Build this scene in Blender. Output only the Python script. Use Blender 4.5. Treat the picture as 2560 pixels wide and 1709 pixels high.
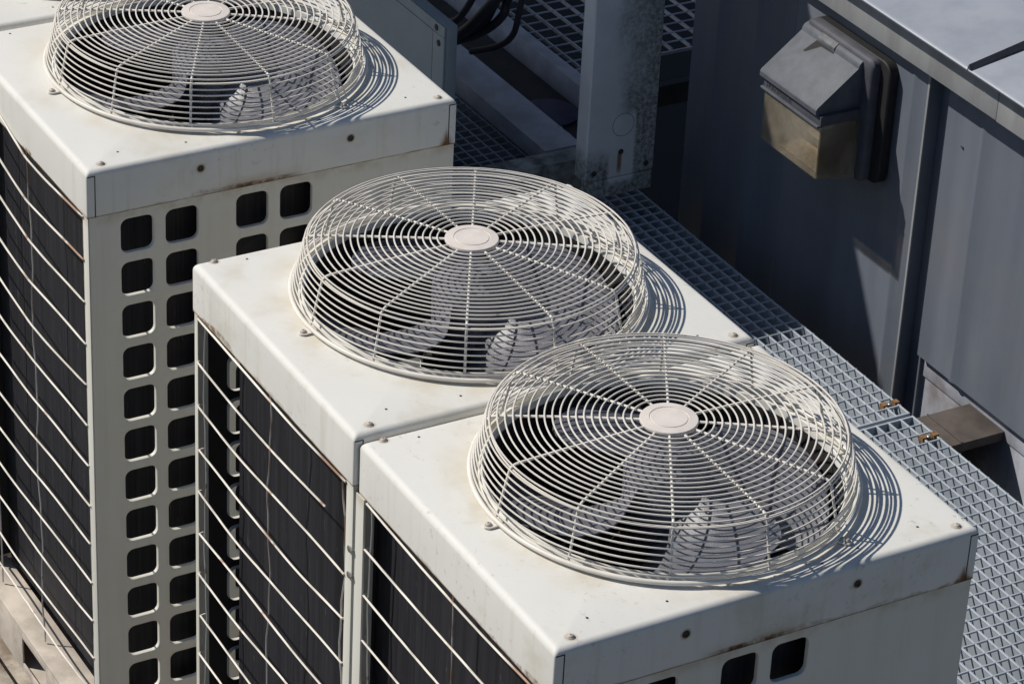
import bpy, bmesh, math, random
from mathutils import Vector, Matrix

# ------------------------------------------------------------------ camera, sky, sun, exposure
for o in list(bpy.data.objects):
    bpy.data.objects.remove(o)
SC = bpy.context.scene
COL = SC.collection
cam_d = bpy.data.cameras.new("camera")
cam = bpy.data.objects.new("camera", cam_d)
COL.objects.link(cam)
SC.camera = cam
cam_d.sensor_width = 36.0
cam_d.lens = 111.4490
cam_d.clip_start = 0.05
cam_d.clip_end = 500
CR = Vector((0.484577, 0.873587, 0.045066)); CU = Vector((-0.457544, 0.209216, 0.864223)); CF = Vector((-0.745546, 0.439402, -0.501086))
cam.matrix_world = Matrix(((CR.x, CU.x, -CF.x, 4.470910), (CR.y, CU.y, -CF.y, -1.986066), (CR.z, CU.z, -CF.z, 2.695635), (0, 0, 0, 1)))

SUN = Vector((0.94, 1.0, -1.45)).normalized()          # the way the light travels
sun_d = bpy.data.lights.new("sun", 'SUN')
sun_d.energy = 4.2
sun_d.angle = math.radians(0.53)
sun_d.color = (1.0, 0.955, 0.88)
sun_o = bpy.data.objects.new("sun", sun_d)
COL.objects.link(sun_o)
sun_o.location = (-6, -5, 8)
sun_o.rotation_euler = SUN.to_track_quat('-Z', 'Y').to_euler()
world = bpy.data.worlds.new("World")
SC.world = world
world.use_nodes = True
wn = world.node_tree
sky = wn.nodes.new('ShaderNodeTexSky')
sky.sky_type = 'NISHITA'
sky.sun_disc = False
sky.ozone_density = 3.0
sky.sun_elevation = math.asin(-SUN.z)
sky.sun_rotation = math.atan2(-SUN.x, -SUN.y)
tint = wn.nodes.new('ShaderNodeMix'); tint.data_type = 'RGBA'; tint.blend_type = 'MULTIPLY'
tint.inputs[0].default_value = 1.0; tint.inputs[7].default_value = (0.90, 0.98, 1.07, 1)      # a deeper blue noon sky
wn.links.new(sky.outputs[0], tint.inputs[6]); wn.links.new(tint.outputs[2], wn.nodes['Background'].inputs[0])
wn.nodes['Background'].inputs[1].default_value = 0.055
SC.view_settings.view_transform = 'Standard'
SC.view_settings.look = 'None'
SC.view_settings.exposure = 0.02
SC.view_settings.gamma = 1.0

# ------------------------------------------------------------------ material helpers
class NT:
    def __init__(s, name):
        s.m = bpy.data.materials.new(name)
        s.m.use_nodes = True
        s.t = s.m.node_tree
        s.b = s.t.nodes['Principled BSDF']
        s._obj = None
    def n(s, kind): return s.t.nodes.new(kind)
    def link(s, a, b): s.t.links.new(a, b)
    def put(s, sock, v):
        if isinstance(v, bpy.types.NodeSocket): s.link(v, sock)
        elif isinstance(v, (tuple, list)) and len(v) == 3 and sock.type == 'RGBA': sock.default_value = (*v, 1)
        else: sock.default_value = v
    def co(s):
        if s._obj is None:
            s._obj = s.n('ShaderNodeTexCoord').outputs['Object']
        return s._obj
    def xyz(s):
        k = s.n('ShaderNodeSeparateXYZ'); s.link(s.co(), k.inputs[0]); return k.outputs
    def nrm(s):
        g = s.n('ShaderNodeNewGeometry'); k = s.n('ShaderNodeSeparateXYZ'); s.link(g.outputs['Normal'], k.inputs[0]); return k.outputs
    def math(s, op, a, b=0.0, c=0.0, clamp=False):
        k = s.n('ShaderNodeMath'); k.operation = op; k.use_clamp = clamp
        s.put(k.inputs[0], a); s.put(k.inputs[1], b); s.put(k.inputs[2], c); return k.outputs[0]
    def scaled(s, sx, sy, sz, off=None):
        k = s.n('ShaderNodeVectorMath'); k.operation = 'MULTIPLY'; s.link(s.co(), k.inputs[0]); k.inputs[1].default_value = (sx, sy, sz)
        o = k.outputs[0]
        if off is not None:
            a = s.n('ShaderNodeVectorMath'); a.operation = 'ADD'; s.link(o, a.inputs[0]); s.put(a.inputs[1], off); o = a.outputs[0]
        return o
    def rnd(s):
        return s.n('ShaderNodeObjectInfo').outputs['Random']
    def noise(s, scale=5.0, detail=4.0, rough=0.55, vec=None):
        k = s.n('ShaderNodeTexNoise'); k.inputs['Scale'].default_value = scale; k.inputs['Detail'].default_value = detail; k.inputs['Roughness'].default_value = rough
        s.link(vec if vec is not None else s.co(), k.inputs['Vector']); return k.outputs[0]
    def ramp(s, v, lo, hi, a=0.0, b=1.0):
        k = s.n('ShaderNodeMapRange'); k.interpolation_type = 'SMOOTHSTEP'
        s.put(k.inputs[0], v); k.inputs[1].default_value = lo; k.inputs[2].default_value = hi; k.inputs[3].default_value = a; k.inputs[4].default_value = b
        return k.outputs[0]
    def mix(s, f, a, b):
        k = s.n('ShaderNodeMix'); k.data_type = 'RGBA'
        s.put(k.inputs[0], f); s.put(k.inputs[6], a); s.put(k.inputs[7], b); return k.outputs[2]
    def bump(s, h, strength=0.3, dist=0.002):
        k = s.n('ShaderNodeBump'); k.inputs['Strength'].default_value = strength; k.inputs['Distance'].default_value = dist
        s.link(h, k.inputs['Height']); s.link(k.outputs[0], s.b.inputs['Normal'])
    def done(s, col, rough=0.5, metal=0.0, spec=0.5):
        s.put(s.b.inputs['Base Color'], col); s.put(s.b.inputs['Roughness'], rough); s.put(s.b.inputs['Metallic'], metal)
        s.b.inputs['Specular IOR Level'].default_value = spec
        return s.m

def simple(name, c, rough=0.5, metal=0.0, var=0.15, scale=18, spec=0.5):
    t = NT(name)
    n = t.ramp(t.noise(scale, 5, 0.6), 0.3, 0.7)
    d = tuple(x * (1 - var) for x in c)
    return t.done(t.mix(n, d, c), rough, metal, spec)

CREAM = (0.70, 0.69, 0.645)
RUST = (0.16, 0.062, 0.02)
def mat_lid():
    t = NT("lid_paint")
    x, y, z = t.xyz()
    nx, ny, nz = t.nrm()
    off = t.n('ShaderNodeCombineXYZ'); r = t.math('MULTIPLY', t.rnd(), 37.0); t.link(r, off.inputs[0]); t.link(r, off.inputs[1])
    v = t.scaled(1, 1, 1, off.outputs[0])
    c = t.mix(t.ramp(t.noise(3.2, 5, 0.6, v), 0.3, 0.72), (0.685, 0.67, 0.625), CREAM)
    up = t.ramp(nz, 0.5, 0.9)
    # dust film, heavier towards the edge of the fan opening
    dx = t.math('SUBTRACT', x, FANX); dy = t.math('SUBTRACT', y, FANY)
    rad = t.math('SQRT', t.math('ADD', t.math('MULTIPLY', dx, dx), t.math('MULTIPLY', dy, dy)))
    dirt = t.ramp(t.rnd(), 0.0, 1.0, 0.35, 1.0)
    near = t.math('MULTIPLY', t.ramp(rad, 0.385, 0.312), t.ramp(t.noise(9, 5, 0.6, v), 0.38, 0.68))
    c = t.mix(t.math('MULTIPLY', t.math('MULTIPLY', near, up), 0.5), c, (0.52, 0.44, 0.30))
    blot = t.math('MULTIPLY', t.ramp(t.noise(6.5, 5, 0.62, v), 0.52, 0.74), t.math('MULTIPLY', dirt, 0.52))
    c = t.mix(blot, c, (0.50, 0.455, 0.36))
    sp = t.math('MULTIPLY', t.ramp(t.noise(55, 3, 0.7, v), 0.58, 0.70), t.ramp(t.noise(4.0, 3, 0.5, v), 0.42, 0.66))
    c = t.mix(t.math('MULTIPLY', sp, 0.45), c, (0.34, 0.30, 0.23))
    # flakes of dark dirt along the rear edge
    fl = t.math('MULTIPLY', t.ramp(t.noise(150, 2, 0.6, v), 0.62, 0.66), t.math('MULTIPLY', t.ramp(y, 0.735, 0.755), t.ramp(t.noise(7, 2, 0.5, v), 0.53, 0.62)))
    c = t.mix(t.math('MULTIPLY', fl, up), c, (0.06, 0.06, 0.065))
    stk = t.math('MULTIPLY', t.ramp(t.noise(1.0, 4, 0.6, t.scaled(46, 46, 3.0, off.outputs[0])), 0.52, 0.74), t.math('SUBTRACT', 1.0, up))
    c = t.mix(t.math('MULTIPLY', stk, 0.28), c, (0.47, 0.43, 0.34))
    # rust on the lower hem of the flanges
    side = t.math('SUBTRACT', 1.0, up)
    nz1 = t.noise(6.5, 4, 0.6, v)
    hem = t.math('ADD', -0.095, t.math('MULTIPLY', t.ramp(nz1, 0.42, 0.72), 0.013))
    hem = t.math('ADD', hem, 0.0015)
    hm = t.math('MULTIPLY', t.ramp(t.math('SUBTRACT', hem, z), -0.0025, 0.0035), t.ramp(t.noise(60, 4, 0.7, v), 0.3, 0.6))
    c = t.mix(t.math('MULTIPLY', t.math('MULTIPLY', hm, side), t.ramp(t.noise(3.1, 3, 0.5, v), 0.42, 0.62, 0.35, 0.95)), c, RUST)
    sl = t.math('MULTIPLY', t.ramp(t.math('ADD', z, 0.095), 0.0032, 0.0008), t.math('MULTIPLY', side, t.ramp(t.noise(24, 4, 0.6, v), 0.25, 0.6, 0.25, 0.85)))
    c = t.mix(sl, c, (0.20, 0.12, 0.06))
    # one strong rust run on the middle of the end flange
    pat = t.math('MULTIPLY', t.ramp(t.math('ABSOLUTE', t.math('SUBTRACT', y, 0.355)), 0.13, 0.01), t.ramp(z, -0.062, -0.094))
    endf = t.ramp(nx, 0.6, 0.9)
    c = t.mix(t.math('MULTIPLY', t.math('MULTIPLY', pat, endf), t.ramp(t.noise(14, 5, 0.65, v), 0.3, 0.75, 0.1, 0.7)), c, (0.40, 0.27, 0.115))
    core = t.math('MULTIPLY', t.ramp(t.math('ABSOLUTE', t.math('SUBTRACT', y, 0.345)), 0.10, 0.03), t.ramp(z, -0.0835, -0.0895))
    c = t.mix(t.math('MULTIPLY', t.math('MULTIPLY', core, endf), t.ramp(t.noise(30, 5, 0.7, v), 0.25, 0.6)), c, (0.09, 0.035, 0.015))
    cor = t.math('MULTIPLY', t.ramp(t.math('ADD', t.math('ABSOLUTE', t.math('SUBTRACT', y, LD - 0.021)), t.math('MULTIPLY', t.math('ADD', z, 0.095), 0.45)), 0.022, 0.004), endf)
    c = t.mix(t.math('MULTIPLY', cor, t.ramp(t.noise(40, 4, 0.6, v), 0.2, 0.55)), c, RUST)
    # folded corner seams of the sheet
    for yy in (0.0165, LD - 0.0165):
        g = t.math('MULTIPLY', t.ramp(t.math('ABSOLUTE', t.math('SUBTRACT', y, yy)), 0.0016, 0.0007), t.math('MULTIPLY', endf, t.ramp(z, -0.008, -0.011)))
        c = t.mix(g, c, (0.035, 0.03, 0.025))
    cs = t.math('MULTIPLY', t.ramp(t.math('ABSOLUTE', t.math('ADD', z, 0.0105)), 0.0016, 0.0007), t.math('MULTIPLY', endf, t.ramp(t.math('ABSOLUTE', t.math('SUBTRACT', y, LD / 2)), LD / 2 - 0.0165, LD / 2 - 0.0155)))
    c = t.mix(cs, c, (0.035, 0.03, 0.025))
    # rust rings round the two flange bolts
    for yy in (0.227, 0.537):
        d2 = t.math('SQRT', t.math('ADD', t.math('POWER', t.math('SUBTRACT', y, yy), 2.0), t.math('POWER', t.math('ADD', z, 0.0378), 2.0)))
        c = t.mix(t.math('MULTIPLY', t.math('MULTIPLY', t.ramp(d2, 0.012, 0.0055), endf), 0.75), c, (0.25, 0.15, 0.06))
    # rust rings round the top screws
    for xx, yy in SCREWS:
        d2 = t.math('SQRT', t.math('ADD', t.math('POWER', t.math('SUBTRACT', x, xx), 2.0), t.math('POWER', t.math('SUBTRACT', y, yy), 2.0)))
        c = t.mix(t.math('MULTIPLY', t.ramp(d2, 0.0125, 0.007), 0.45), c, (0.35, 0.2, 0.08))
    t.bump(t.math('ADD', t.math('MULTIPLY', t.noise(3.5, 2, 0.4, v), 3.0), t.math('MULTIPLY', t.noise(60, 3, 0.6, v), 0.12)), 0.16, 0.012)
    return t.done(c, t.ramp(t.noise(8, 4, 0.6, v), 0.3, 0.7, 0.52, 0.72), 0.0, 0.25)

def mat_panel():
    t = NT("panel_paint")
    x, y, z = t.xyz()
    off = t.n('ShaderNodeCombineXYZ'); r = t.math('MULTIPLY', t.rnd(), 37.0); t.link(r, off.inputs[0]); t.link(r, off.inputs[1])
    v = t.scaled(1, 1, 1, off.outputs[0])
    c = t.mix(t.ramp(t.noise(3.2, 5, 0.6, v), 0.3, 0.72), (0.65, 0.63, 0.56), (0.695, 0.68, 0.615))
    vs = t.noise(1.0, 5, 0.6, t.scaled(40, 40, 1.4, off.outputs[0]))
    c = t.mix(t.math('MULTIPLY', t.ramp(vs, 0.5, 0.75), 0.18), c, (0.48, 0.44, 0.34))
    top = t.math('MULTIPLY', t.ramp(z, -0.125, -0.097), t.ramp(t.noise(22, 5, 0.65, v), 0.35, 0.7))
    c = t.mix(t.math('MULTIPLY', top, 0.45), c, (0.36, 0.25, 0.13))
    return t.done(c, 0.5, 0.0, 0.35)

def mat_wire():
    t = NT("coated_wire")
    c = t.mix(t.ramp(t.noise(14, 4, 0.6), 0.3, 0.7), (0.68, 0.64, 0.57), (0.77, 0.73, 0.665))
    rs = t.math('MULTIPLY', t.ramp(t.noise(40, 3, 0.6), 0.68, 0.74), 0.5)
    c = t.mix(rs, c, (0.30, 0.14, 0.06))
    return t.done(c, 0.42, 0.0, 0.4)

def mat_wire2():
    t = NT("coil_wire")
    x, y, z = t.xyz()
    c = t.mix(t.ramp(t.noise(9, 4, 0.6), 0.3, 0.7), (0.70, 0.65, 0.57), (0.80, 0.76, 0.69))
    rs = t.ramp(t.noise(11, 3, 0.6), 0.62, 0.68)
    ends = t.math('MULTIPLY', t.ramp(x, 0.50, 0.53), t.math('MULTIPLY', t.ramp(z, -0.25, -0.22), t.ramp(t.noise(17, 2, 0.5), 0.40, 0.5)))
    mid = t.math('MULTIPLY', t.math('MULTIPLY', t.ramp(t.math('ABSOLUTE', t.math('SUBTRACT', x, 0.32)), 0.02, 0.012), t.ramp(z, -0.75, -0.2)), t.ramp(t.noise(9, 2, 0.5), 0.40, 0.52))
    m = t.math('MAXIMUM', rs, t.math('MAXIMUM', ends, mid))
    c = t.mix(t.math('MULTIPLY', m, 0.8), c, (0.30, 0.13, 0.055))
    return t.done(c, 0.45, 0.0, 0.4)

def mat_coil():
    t = NT("coil_fins")
    x, y, z = t.xyz()
    s = t.math('ADD', x, y)
    fin = t.math('SINE', t.math('MULTIPLY', s, 1900.0))
    st = t.noise(1.0, 4, 0.65, t.scaled(130, 130, 2.2))
    c = t.mix(t.ramp(st, 0.3, 0.75), (0.010, 0.010, 0.013), (0.026, 0.026, 0.033))
    sc = t.noise(1.0, 2, 0.7, t.scaled(260, 260, 16))
    c = t.mix(t.math('MULTIPLY', t.ramp(sc, 0.70, 0.76), 0.45), c, (0.22, 0.22, 0.25))
    c = t.mix(t.ramp(t.math('ABSOLUTE', t.math('SUBTRACT', x, 0.41)), 0.0022, 0.001), c, (0.008, 0.008, 0.01))
    t.bump(fin, 0.22, 0.0006)
    return t.done(c, 0.6, 0.0, 0.3)

def mat_blade():
    t = NT("fan_blade_plastic")
    c = t.mix(t.ramp(t.noise(9, 4, 0.6), 0.3, 0.7), (0.100, 0.100, 0.118), (0.140, 0.140, 0.162))
    t.bump(t.noise(420, 2, 0.6), 0.35, 0.0012)
    return t.done(c, 0.42, 0.0, 0.6)

def mat_zinc():
    t = NT("weathered_zinc")
    x, y, z = t.xyz()
    nx, ny, nz = t.nrm()
    big = t.noise(1.6, 4, 0.6)
    st = t.noise(1.0, 5, 0.6, t.scaled(6, 6, 0.5))
    c = t.mix(t.ramp(st, 0.3, 0.75), (0.116, 0.134, 0.168), (0.168, 0.189, 0.228))
    c = t.mix(t.math('MULTIPLY', t.ramp(big, 0.45, 0.7), 0.4), c, (0.19, 0.18, 0.175))
    fine = t.noise(1.0, 4, 0.7, t.scaled(70, 70, 2.5))
    c = t.mix(t.math('MULTIPLY', t.ramp(fine, 0.66, 0.82), 0.22), c, (0.32, 0.33, 0.35))
    pale = t.math('MULTIPLY', t.ramp(t.noise(1.0, 5, 0.62, t.scaled(5, 5, 1.6)), 0.50, 0.76), 0.30)
    c = t.mix(pale, c, (0.25, 0.265, 0.29))
    t.bump(big, 0.25, 0.02)
    return t.done(c, 0.55, 0.1, 0.4)

def mat_roof():
    t = NT("roof_sheet")
    big = t.noise(4.5, 5, 0.6)
    c = t.mix(t.ramp(big, 0.3, 0.7), (0.285, 0.31, 0.355), (0.39, 0.415, 0.465))
    c = t.mix(t.math('MULTIPLY', t.ramp(t.noise(9, 4, 0.6), 0.52, 0.75), 0.35), c, (0.27, 0.25, 0.25))
    c = t.mix(t.math('MULTIPLY', t.ramp(t.noise(90, 3, 0.7), 0.68, 0.76), 0.5), c, (0.62, 0.62, 0.62))
    t.bump(t.noise(3, 3, 0.5), 0.3, 0.02)
    return t.done(c, 0.45, 0.1, 0.4)

def mat_fascia():
    t = NT("fascia_sheet")
    st = t.noise(1.0, 5, 0.65, t.scaled(14, 14, 2.0))
    c = t.mix(t.ramp(st, 0.3, 0.7), (0.25, 0.25, 0.255), (0.32, 0.325, 0.33))
    c = t.mix(t.math('MULTIPLY', t.ramp(t.noise(5, 4, 0.6), 0.52, 0.72), 0.4), c, (0.20, 0.18, 0.17))
    return t.done(c, 0.5, 0.1, 0.4)

def mat_concrete():
    t = NT("stained_curb")
    st = t.noise(1.0, 5, 0.65, t.scaled(8, 8, 1.2))
    c = t.mix(t.ramp(st, 0.3, 0.7), (0.24, 0.25, 0.285), (0.42, 0.44, 0.50))
    c = t.mix(t.math('MULTIPLY', t.ramp(t.noise(3.5, 4, 0.6), 0.55, 0.70), 0.7), c, (0.13, 0.10, 0.085))
    t.bump(t.noise(60, 4, 0.6), 0.3, 0.003)
    return t.done(c, 0.8, 0.0, 0.2)

def mat_mildew():
    t = NT("mildewed_paint")
    x, y, z = t.xyz()
    base = t.mix(t.ramp(t.noise(5, 4, 0.6), 0.3, 0.7), (0.62, 0.64, 0.655), (0.74, 0.755, 0.765))
    # mildew grows on the outer third of the web and round the foot
    yy = t.math('ADD', y, t.math('MULTIPLY', t.math('SUBTRACT', t.noise(7, 4, 0.6), 0.5), 0.16))
    band = t.math('MULTIPLY', t.ramp(yy, 0.06, 0.15), t.ramp(t.noise(4.0, 3, 0.5), 0.15, 0.45))
    foot = t.ramp(t.math('ADD', z, t.math('MULTIPLY', t.noise(9, 4, 0.6), -0.22)), 0.06, -0.05)
    # the clean patch round the knock-out
    clean = t.math('MULTIPLY', t.ramp(t.math('ABSOLUTE', t.math('SUBTRACT', y, 0.113)), 0.045, 0.034), t.ramp(t.math('ABSOLUTE', t.math('SUBTRACT', z, 0.13)), 0.115, 0.09))
    m = t.math('MAXIMUM', band, foot)
    m = t.math('MULTIPLY', m, t.math('SUBTRACT', 1.0, t.math('MULTIPLY', clean, 0.85)))
    gr = t.ramp(t.noise(75, 5, 0.75), 0.30, 0.66)
    m = t.math('MULTIPLY', m, t.math('ADD', 0.30, t.math('MULTIPLY', gr, 0.62)), clamp=True)
    c = t.mix(m, base, (0.085, 0.095, 0.07))
    run = t.math('MULTIPLY', t.ramp(t.math('ABSOLUTE', t.math('SUBTRACT', y, 0.107)), 0.010, 0.003), t.math('MULTIPLY', t.ramp(z, 0.122, 0.110), t.ramp(z, 0.04, 0.075)))
    c = t.mix(t.math('MULTIPLY', run, 0.9), c, (0.22, 0.11, 0.03))
    return t.done(c, 0.55, 0.0, 0.3)

def mat_frp():
    t = NT("grating_steel")
    c = t.mix(t.ramp(t.noise(7, 4, 0.6), 0.3, 0.7), (0.34, 0.385, 0.435), (0.43, 0.475, 0.53))
    c = t.mix(t.math('MULTIPLY', t.ramp(t.noise(45, 3, 0.7), 0.55, 0.72), 0.4), c, (0.27, 0.25, 0.23))
    return t.done(c, 0.5, 0.15, 0.4)

def mat_lens():
    t = NT("prismatic_lens")
    x, y, z = t.xyz()
    rib = t.math('SINE', t.math('MULTIPLY', z, 1500.0))
    t.bump(rib, 0.22, 0.0012)
    grime = t.math('ADD', t.math('MULTIPLY', t.ramp(t.noise(60, 5, 0.7), 0.3, 0.8), 0.35), t.math('MULTIPLY', t.ramp(t.noise(6, 2, 0.5), 0.3, 0.7), 0.65))
    t.done(t.mix(grime, (0.24, 0.205, 0.16), (0.52, 0.47, 0.39)), 0.2, 0.0, 0.6)
    tr = t.n('ShaderNodeBsdfTransparent'); tr.inputs[0].default_value = (0.89, 0.845, 0.76, 1)
    mx = t.n('ShaderNodeMixShader'); t.link(t.math('ADD', t.ramp(grime, 0.0, 1.0, 0.0, 0.2), 0.20), mx.inputs[0])
    out = t.t.nodes['Material Output']
    t.link(tr.outputs[0], mx.inputs[1]); t.link(t.b.outputs[0], mx.inputs[2]); t.link(mx.outputs[0], out.inputs[0])
    return t.m

def mat_dirt():
    t = NT("dirty_ledge")
    c = t.mix(t.ramp(t.noise(12, 5, 0.65), 0.35, 0.7), (0.22, 0.17, 0.13), (0.52, 0.47, 0.40))
    c = t.mix(t.math('MULTIPLY', t.ramp(t.noise(70, 4, 0.7), 0.58, 0.7), 0.8), c, (0.07, 0.055, 0.045))
    return t.done(c, 0.75, 0.0, 0.2)

FANX, FANY, LD, LW, LH = 0.2965, 0.392, 0.765, 0.634, 0.095
SCREWS = ((0.012, 0.037), (0.612, 0.039), (0.614, 0.734), (0.014, 0.733))
M = dict(lid=mat_lid(), panel=mat_panel(), wire=mat_wire(), wire2=mat_wire2(), coil=mat_coil(), blade=mat_blade(), zinc=mat_zinc(), roof=mat_roof(),
         fascia=mat_fascia(), curb=mat_concrete(), mildew=mat_mildew(), frp=mat_frp(), lens=mat_lens(), dirt=mat_dirt(),
         cap=simple("cap_plastic", (0.74, 0.67, 0.61), 0.5, 0, 0.12, 30),
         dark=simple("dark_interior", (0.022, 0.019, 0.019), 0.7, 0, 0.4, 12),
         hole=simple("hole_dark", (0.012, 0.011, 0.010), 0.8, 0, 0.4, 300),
         bolt=simple("bolt_steel", (0.52, 0.52, 0.50), 0.28, 0.9, 0.25, 200),
         screw=simple("painted_screw", (0.52, 0.47, 0.40), 0.5, 0.0, 0.45, 160),
         weath=simple("weathered_steel", (0.46, 0.47, 0.44), 0.7, 0, 0.75, 16),
         latch=simple("latch_enamel", (0.16, 0.165, 0.175), 0.6, 0, 0.4, 60, 0.3),
         rusty=simple("rusty_bolt", (0.055, 0.038, 0.028), 0.7, 0, 0.5, 300),
         base=simple("base_paint", (0.64, 0.56, 0.47), 0.6, 0, 0.35, 14),
         galv=simple("galvanised_steel", (0.60, 0.61, 0.68), 0.5, 0.25, 0.3, 9),
         dull=simple("dull_steel", (0.06, 0.063, 0.07), 0.6, 0.2, 0.4, 9),
         cable=simple("cable_rubber", (0.045, 0.045, 0.055), 0.5, 0, 0.3, 12),
         bronze=simple("lamp_enamel", (0.112, 0.121, 0.142), 0.6, 0.0, 0.25, 26, 0.3),
         bronze2=simple("lamp_casting", (0.085, 0.088, 0.105), 0.6, 0.0, 0.3, 20, 0.3),
         rubber=simple("gasket_rubber", (0.012, 0.012, 0.013), 0.7, 0, 0.3, 40),
         amber=simple("rusty_clip", (0.28, 0.155, 0.07), 0.75, 0, 0.55, 90),
         brown=simple("brown_steel", (0.115, 0.094, 0.083), 0.7, 0.1, 0.45, 11),
         mirror=simple("lamp_reflector", (0.64, 0.595, 0.52), 0.45, 0.5, 0.5, 70),
         cabinet=simple("cabinet_paint", (0.27, 0.31, 0.33), 0.5, 0, 0.12, 6),
         deck=simple("roof_membrane", (0.205, 0.185, 0.145), 0.85, 0, 0.35, 2),
         grey=simple("duct_paint", (0.45, 0.46, 0.46), 0.55, 0, 0.2, 5),
         pad=simple("slate_pad", (0.10, 0.10, 0.17), 0.7, 0, 0.3, 20))

# ------------------------------------------------------------------ mesh helpers
class MB:
    def __init__(s): s.v = []; s.f = []; s.mi = []; s.cur = 0
    def add(s, vs, fs):
        o = len(s.v); s.v += [tuple(p) for p in vs]; s.f += [[i + o for i in f] for f in fs]; s.mi += [s.cur] * len(fs)
    def box(s, x0, x1, y0, y1, z0, z1):
        s.add([(x0, y0, z0), (x1, y0, z0), (x1, y1, z0), (x0, y1, z0), (x0, y0, z1), (x1, y0, z1), (x1, y1, z1), (x0, y1, z1)],
              [(0, 3, 2, 1), (4, 5, 6, 7), (0, 1, 5, 4), (1, 2, 6, 5), (2, 3, 7, 6), (3, 0, 4, 7)])
    def loops(s, L, closed=True, capa=False, capb=False):
        o = len(s.v); n = len(L[0])
        for l in L: s.v += [tuple(p) for p in l]
        for i in range(len(L) - 1):
            for j in range(n if closed else n - 1):
                k = (j + 1) % n
                s.f.append([o + i * n + j, o + i * n + k, o + (i + 1) * n + k, o + (i + 1) * n + j]); s.mi.append(s.cur)
        if capa: s.f.append([o + j for j in range(n)][::-1]); s.mi.append(s.cur)
        if capb: s.f.append([o + (len(L) - 1) * n + j for j in range(n)]); s.mi.append(s.cur)
    def tube(s, pts, r, sides=6, closed=False, radii=None):
        P = [Vector(p) for p in pts]; n = len(P); L = []
        prev = None
        for i in range(n):
            if closed: d = (P[(i + 1) % n] - P[i - 1])
            else: d = P[min(i + 1, n - 1)] - P[max(i - 1, 0)]
            d.normalize()
            if prev is None:
                a = Vector((0, 0, 1)) if abs(d.z) < 0.9 else Vector((1, 0, 0))
                u = d.cross(a).normalized()
            else:
                u = (prev - d * prev.dot(d)).normalized()
            prev = u; w = d.cross(u)
            rr = radii[i] if radii else r
            L.append([P[i] + (u * math.cos(2 * math.pi * k / sides) + w * math.sin(2 * math.pi * k / sides)) * rr for k in range(sides)])
        if closed: L.append(L[0])
        s.loops(L, True, not closed, not closed)
    def ring(s, cx, cy, z, R, r, seg=120, sides=6):
        s.tube([(cx + R * math.cos(2 * math.pi * i / seg), cy + R * math.sin(2 * math.pi * i / seg), z) for i in range(seg)], r, sides, True)
    def lathe(s, cx, cy, prof, seg=64, capa=False, capb=False):
        s.loops([[(cx + r * math.cos(2 * math.pi * i / seg), cy + r * math.sin(2 * math.pi * i / seg), z) for i in range(seg)] for r, z in prof], True, capa, capb)
    def build(s, name, m, parent=None, smooth=35, loc=None, bevel=0.0):
        me = bpy.data.meshes.new(name)
        me.from_pydata(s.v, [], s.f)
        ms = m if isinstance(m, (list, tuple)) else [m]
        for q in ms: me.materials.append(q)
        if len(ms) > 1: me.polygons.foreach_set('material_index', s.mi)
        bm = bmesh.new(); bm.from_mesh(me)
        bmesh.ops.recalc_face_normals(bm, faces=bm.faces)
        if bevel > 0:
            es = [e for e in bm.edges if len(e.link_faces) == 2 and e.calc_face_angle(0) > math.radians(50)]
            bmesh.ops.bevel(bm, geom=es, offset=bevel, segments=2, profile=0.6, affect='EDGES', clamp_overlap=True)
        bm.to_mesh(me); bm.free()
        if smooth:
            me.shade_smooth(); me.set_sharp_from_angle(angle=math.radians(smooth))
        o = bpy.data.objects.new(name, me)
        COL.objects.link(o)
        if loc: o.location = loc
        if parent: o.parent = parent
        return o

def tag(o, label=None, cat=None, group=None, kind=None):
    if label: o['label'] = label
    if cat: o['category'] = cat
    if group: o['group'] = group
    if kind: o['kind'] = kind
    return o
def empty(name, loc=(0, 0, 0)):
    o = bpy.data.objects.new(name, None); o.empty_display_size = 0.1; o.location = loc; COL.objects.link(o); return o
def copy_tree(o, parent=None):
    c = o.copy(); COL.objects.link(c); c.parent = parent
    for ch in KIDS(o): copy_tree(ch, c)
    return c
def KIDS(o): return [q for q in list(bpy.data.objects) if q.parent == o]
def rrect(x0, x1, y0, y1, r, n=4, ns=0):
    """rounded rectangle, counter-clockwise, n+1 points per corner and ns extra points along each side"""
    pts = []
    cs = [(x1 - r, y0 + r, -90), (x1 - r, y1 - r, 0), (x0 + r, y1 - r, 90), (x0 + r, y0 + r, 180)]
    for i, (cx, cy, a) in enumerate(cs):
        arc = [(cx + r * math.cos(math.radians(a + 90 * k / n)), cy + r * math.sin(math.radians(a + 90 * k / n))) for k in range(n + 1)]
        pts += arc
        nx_, ny_, na = cs[(i + 1) % 4]
        q = (nx_ + r * math.cos(math.radians(na)), ny_ + r * math.sin(math.radians(na)))
        for k in range(1, ns + 1):
            t = k / (ns + 1); pts.append((arc[-1][0] * (1 - t) + q[0] * t, arc[-1][1] * (1 - t) + q[1] * t))
    return pts

random.seed(4)
# ------------------------------------------------------------------ roof deck far below everything
d = MB(); d.box(-60, 60, -60, 60, -4.42, -4.4)
tag(d.build('roof_deck', M['deck'], smooth=0), kind='structure')

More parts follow.
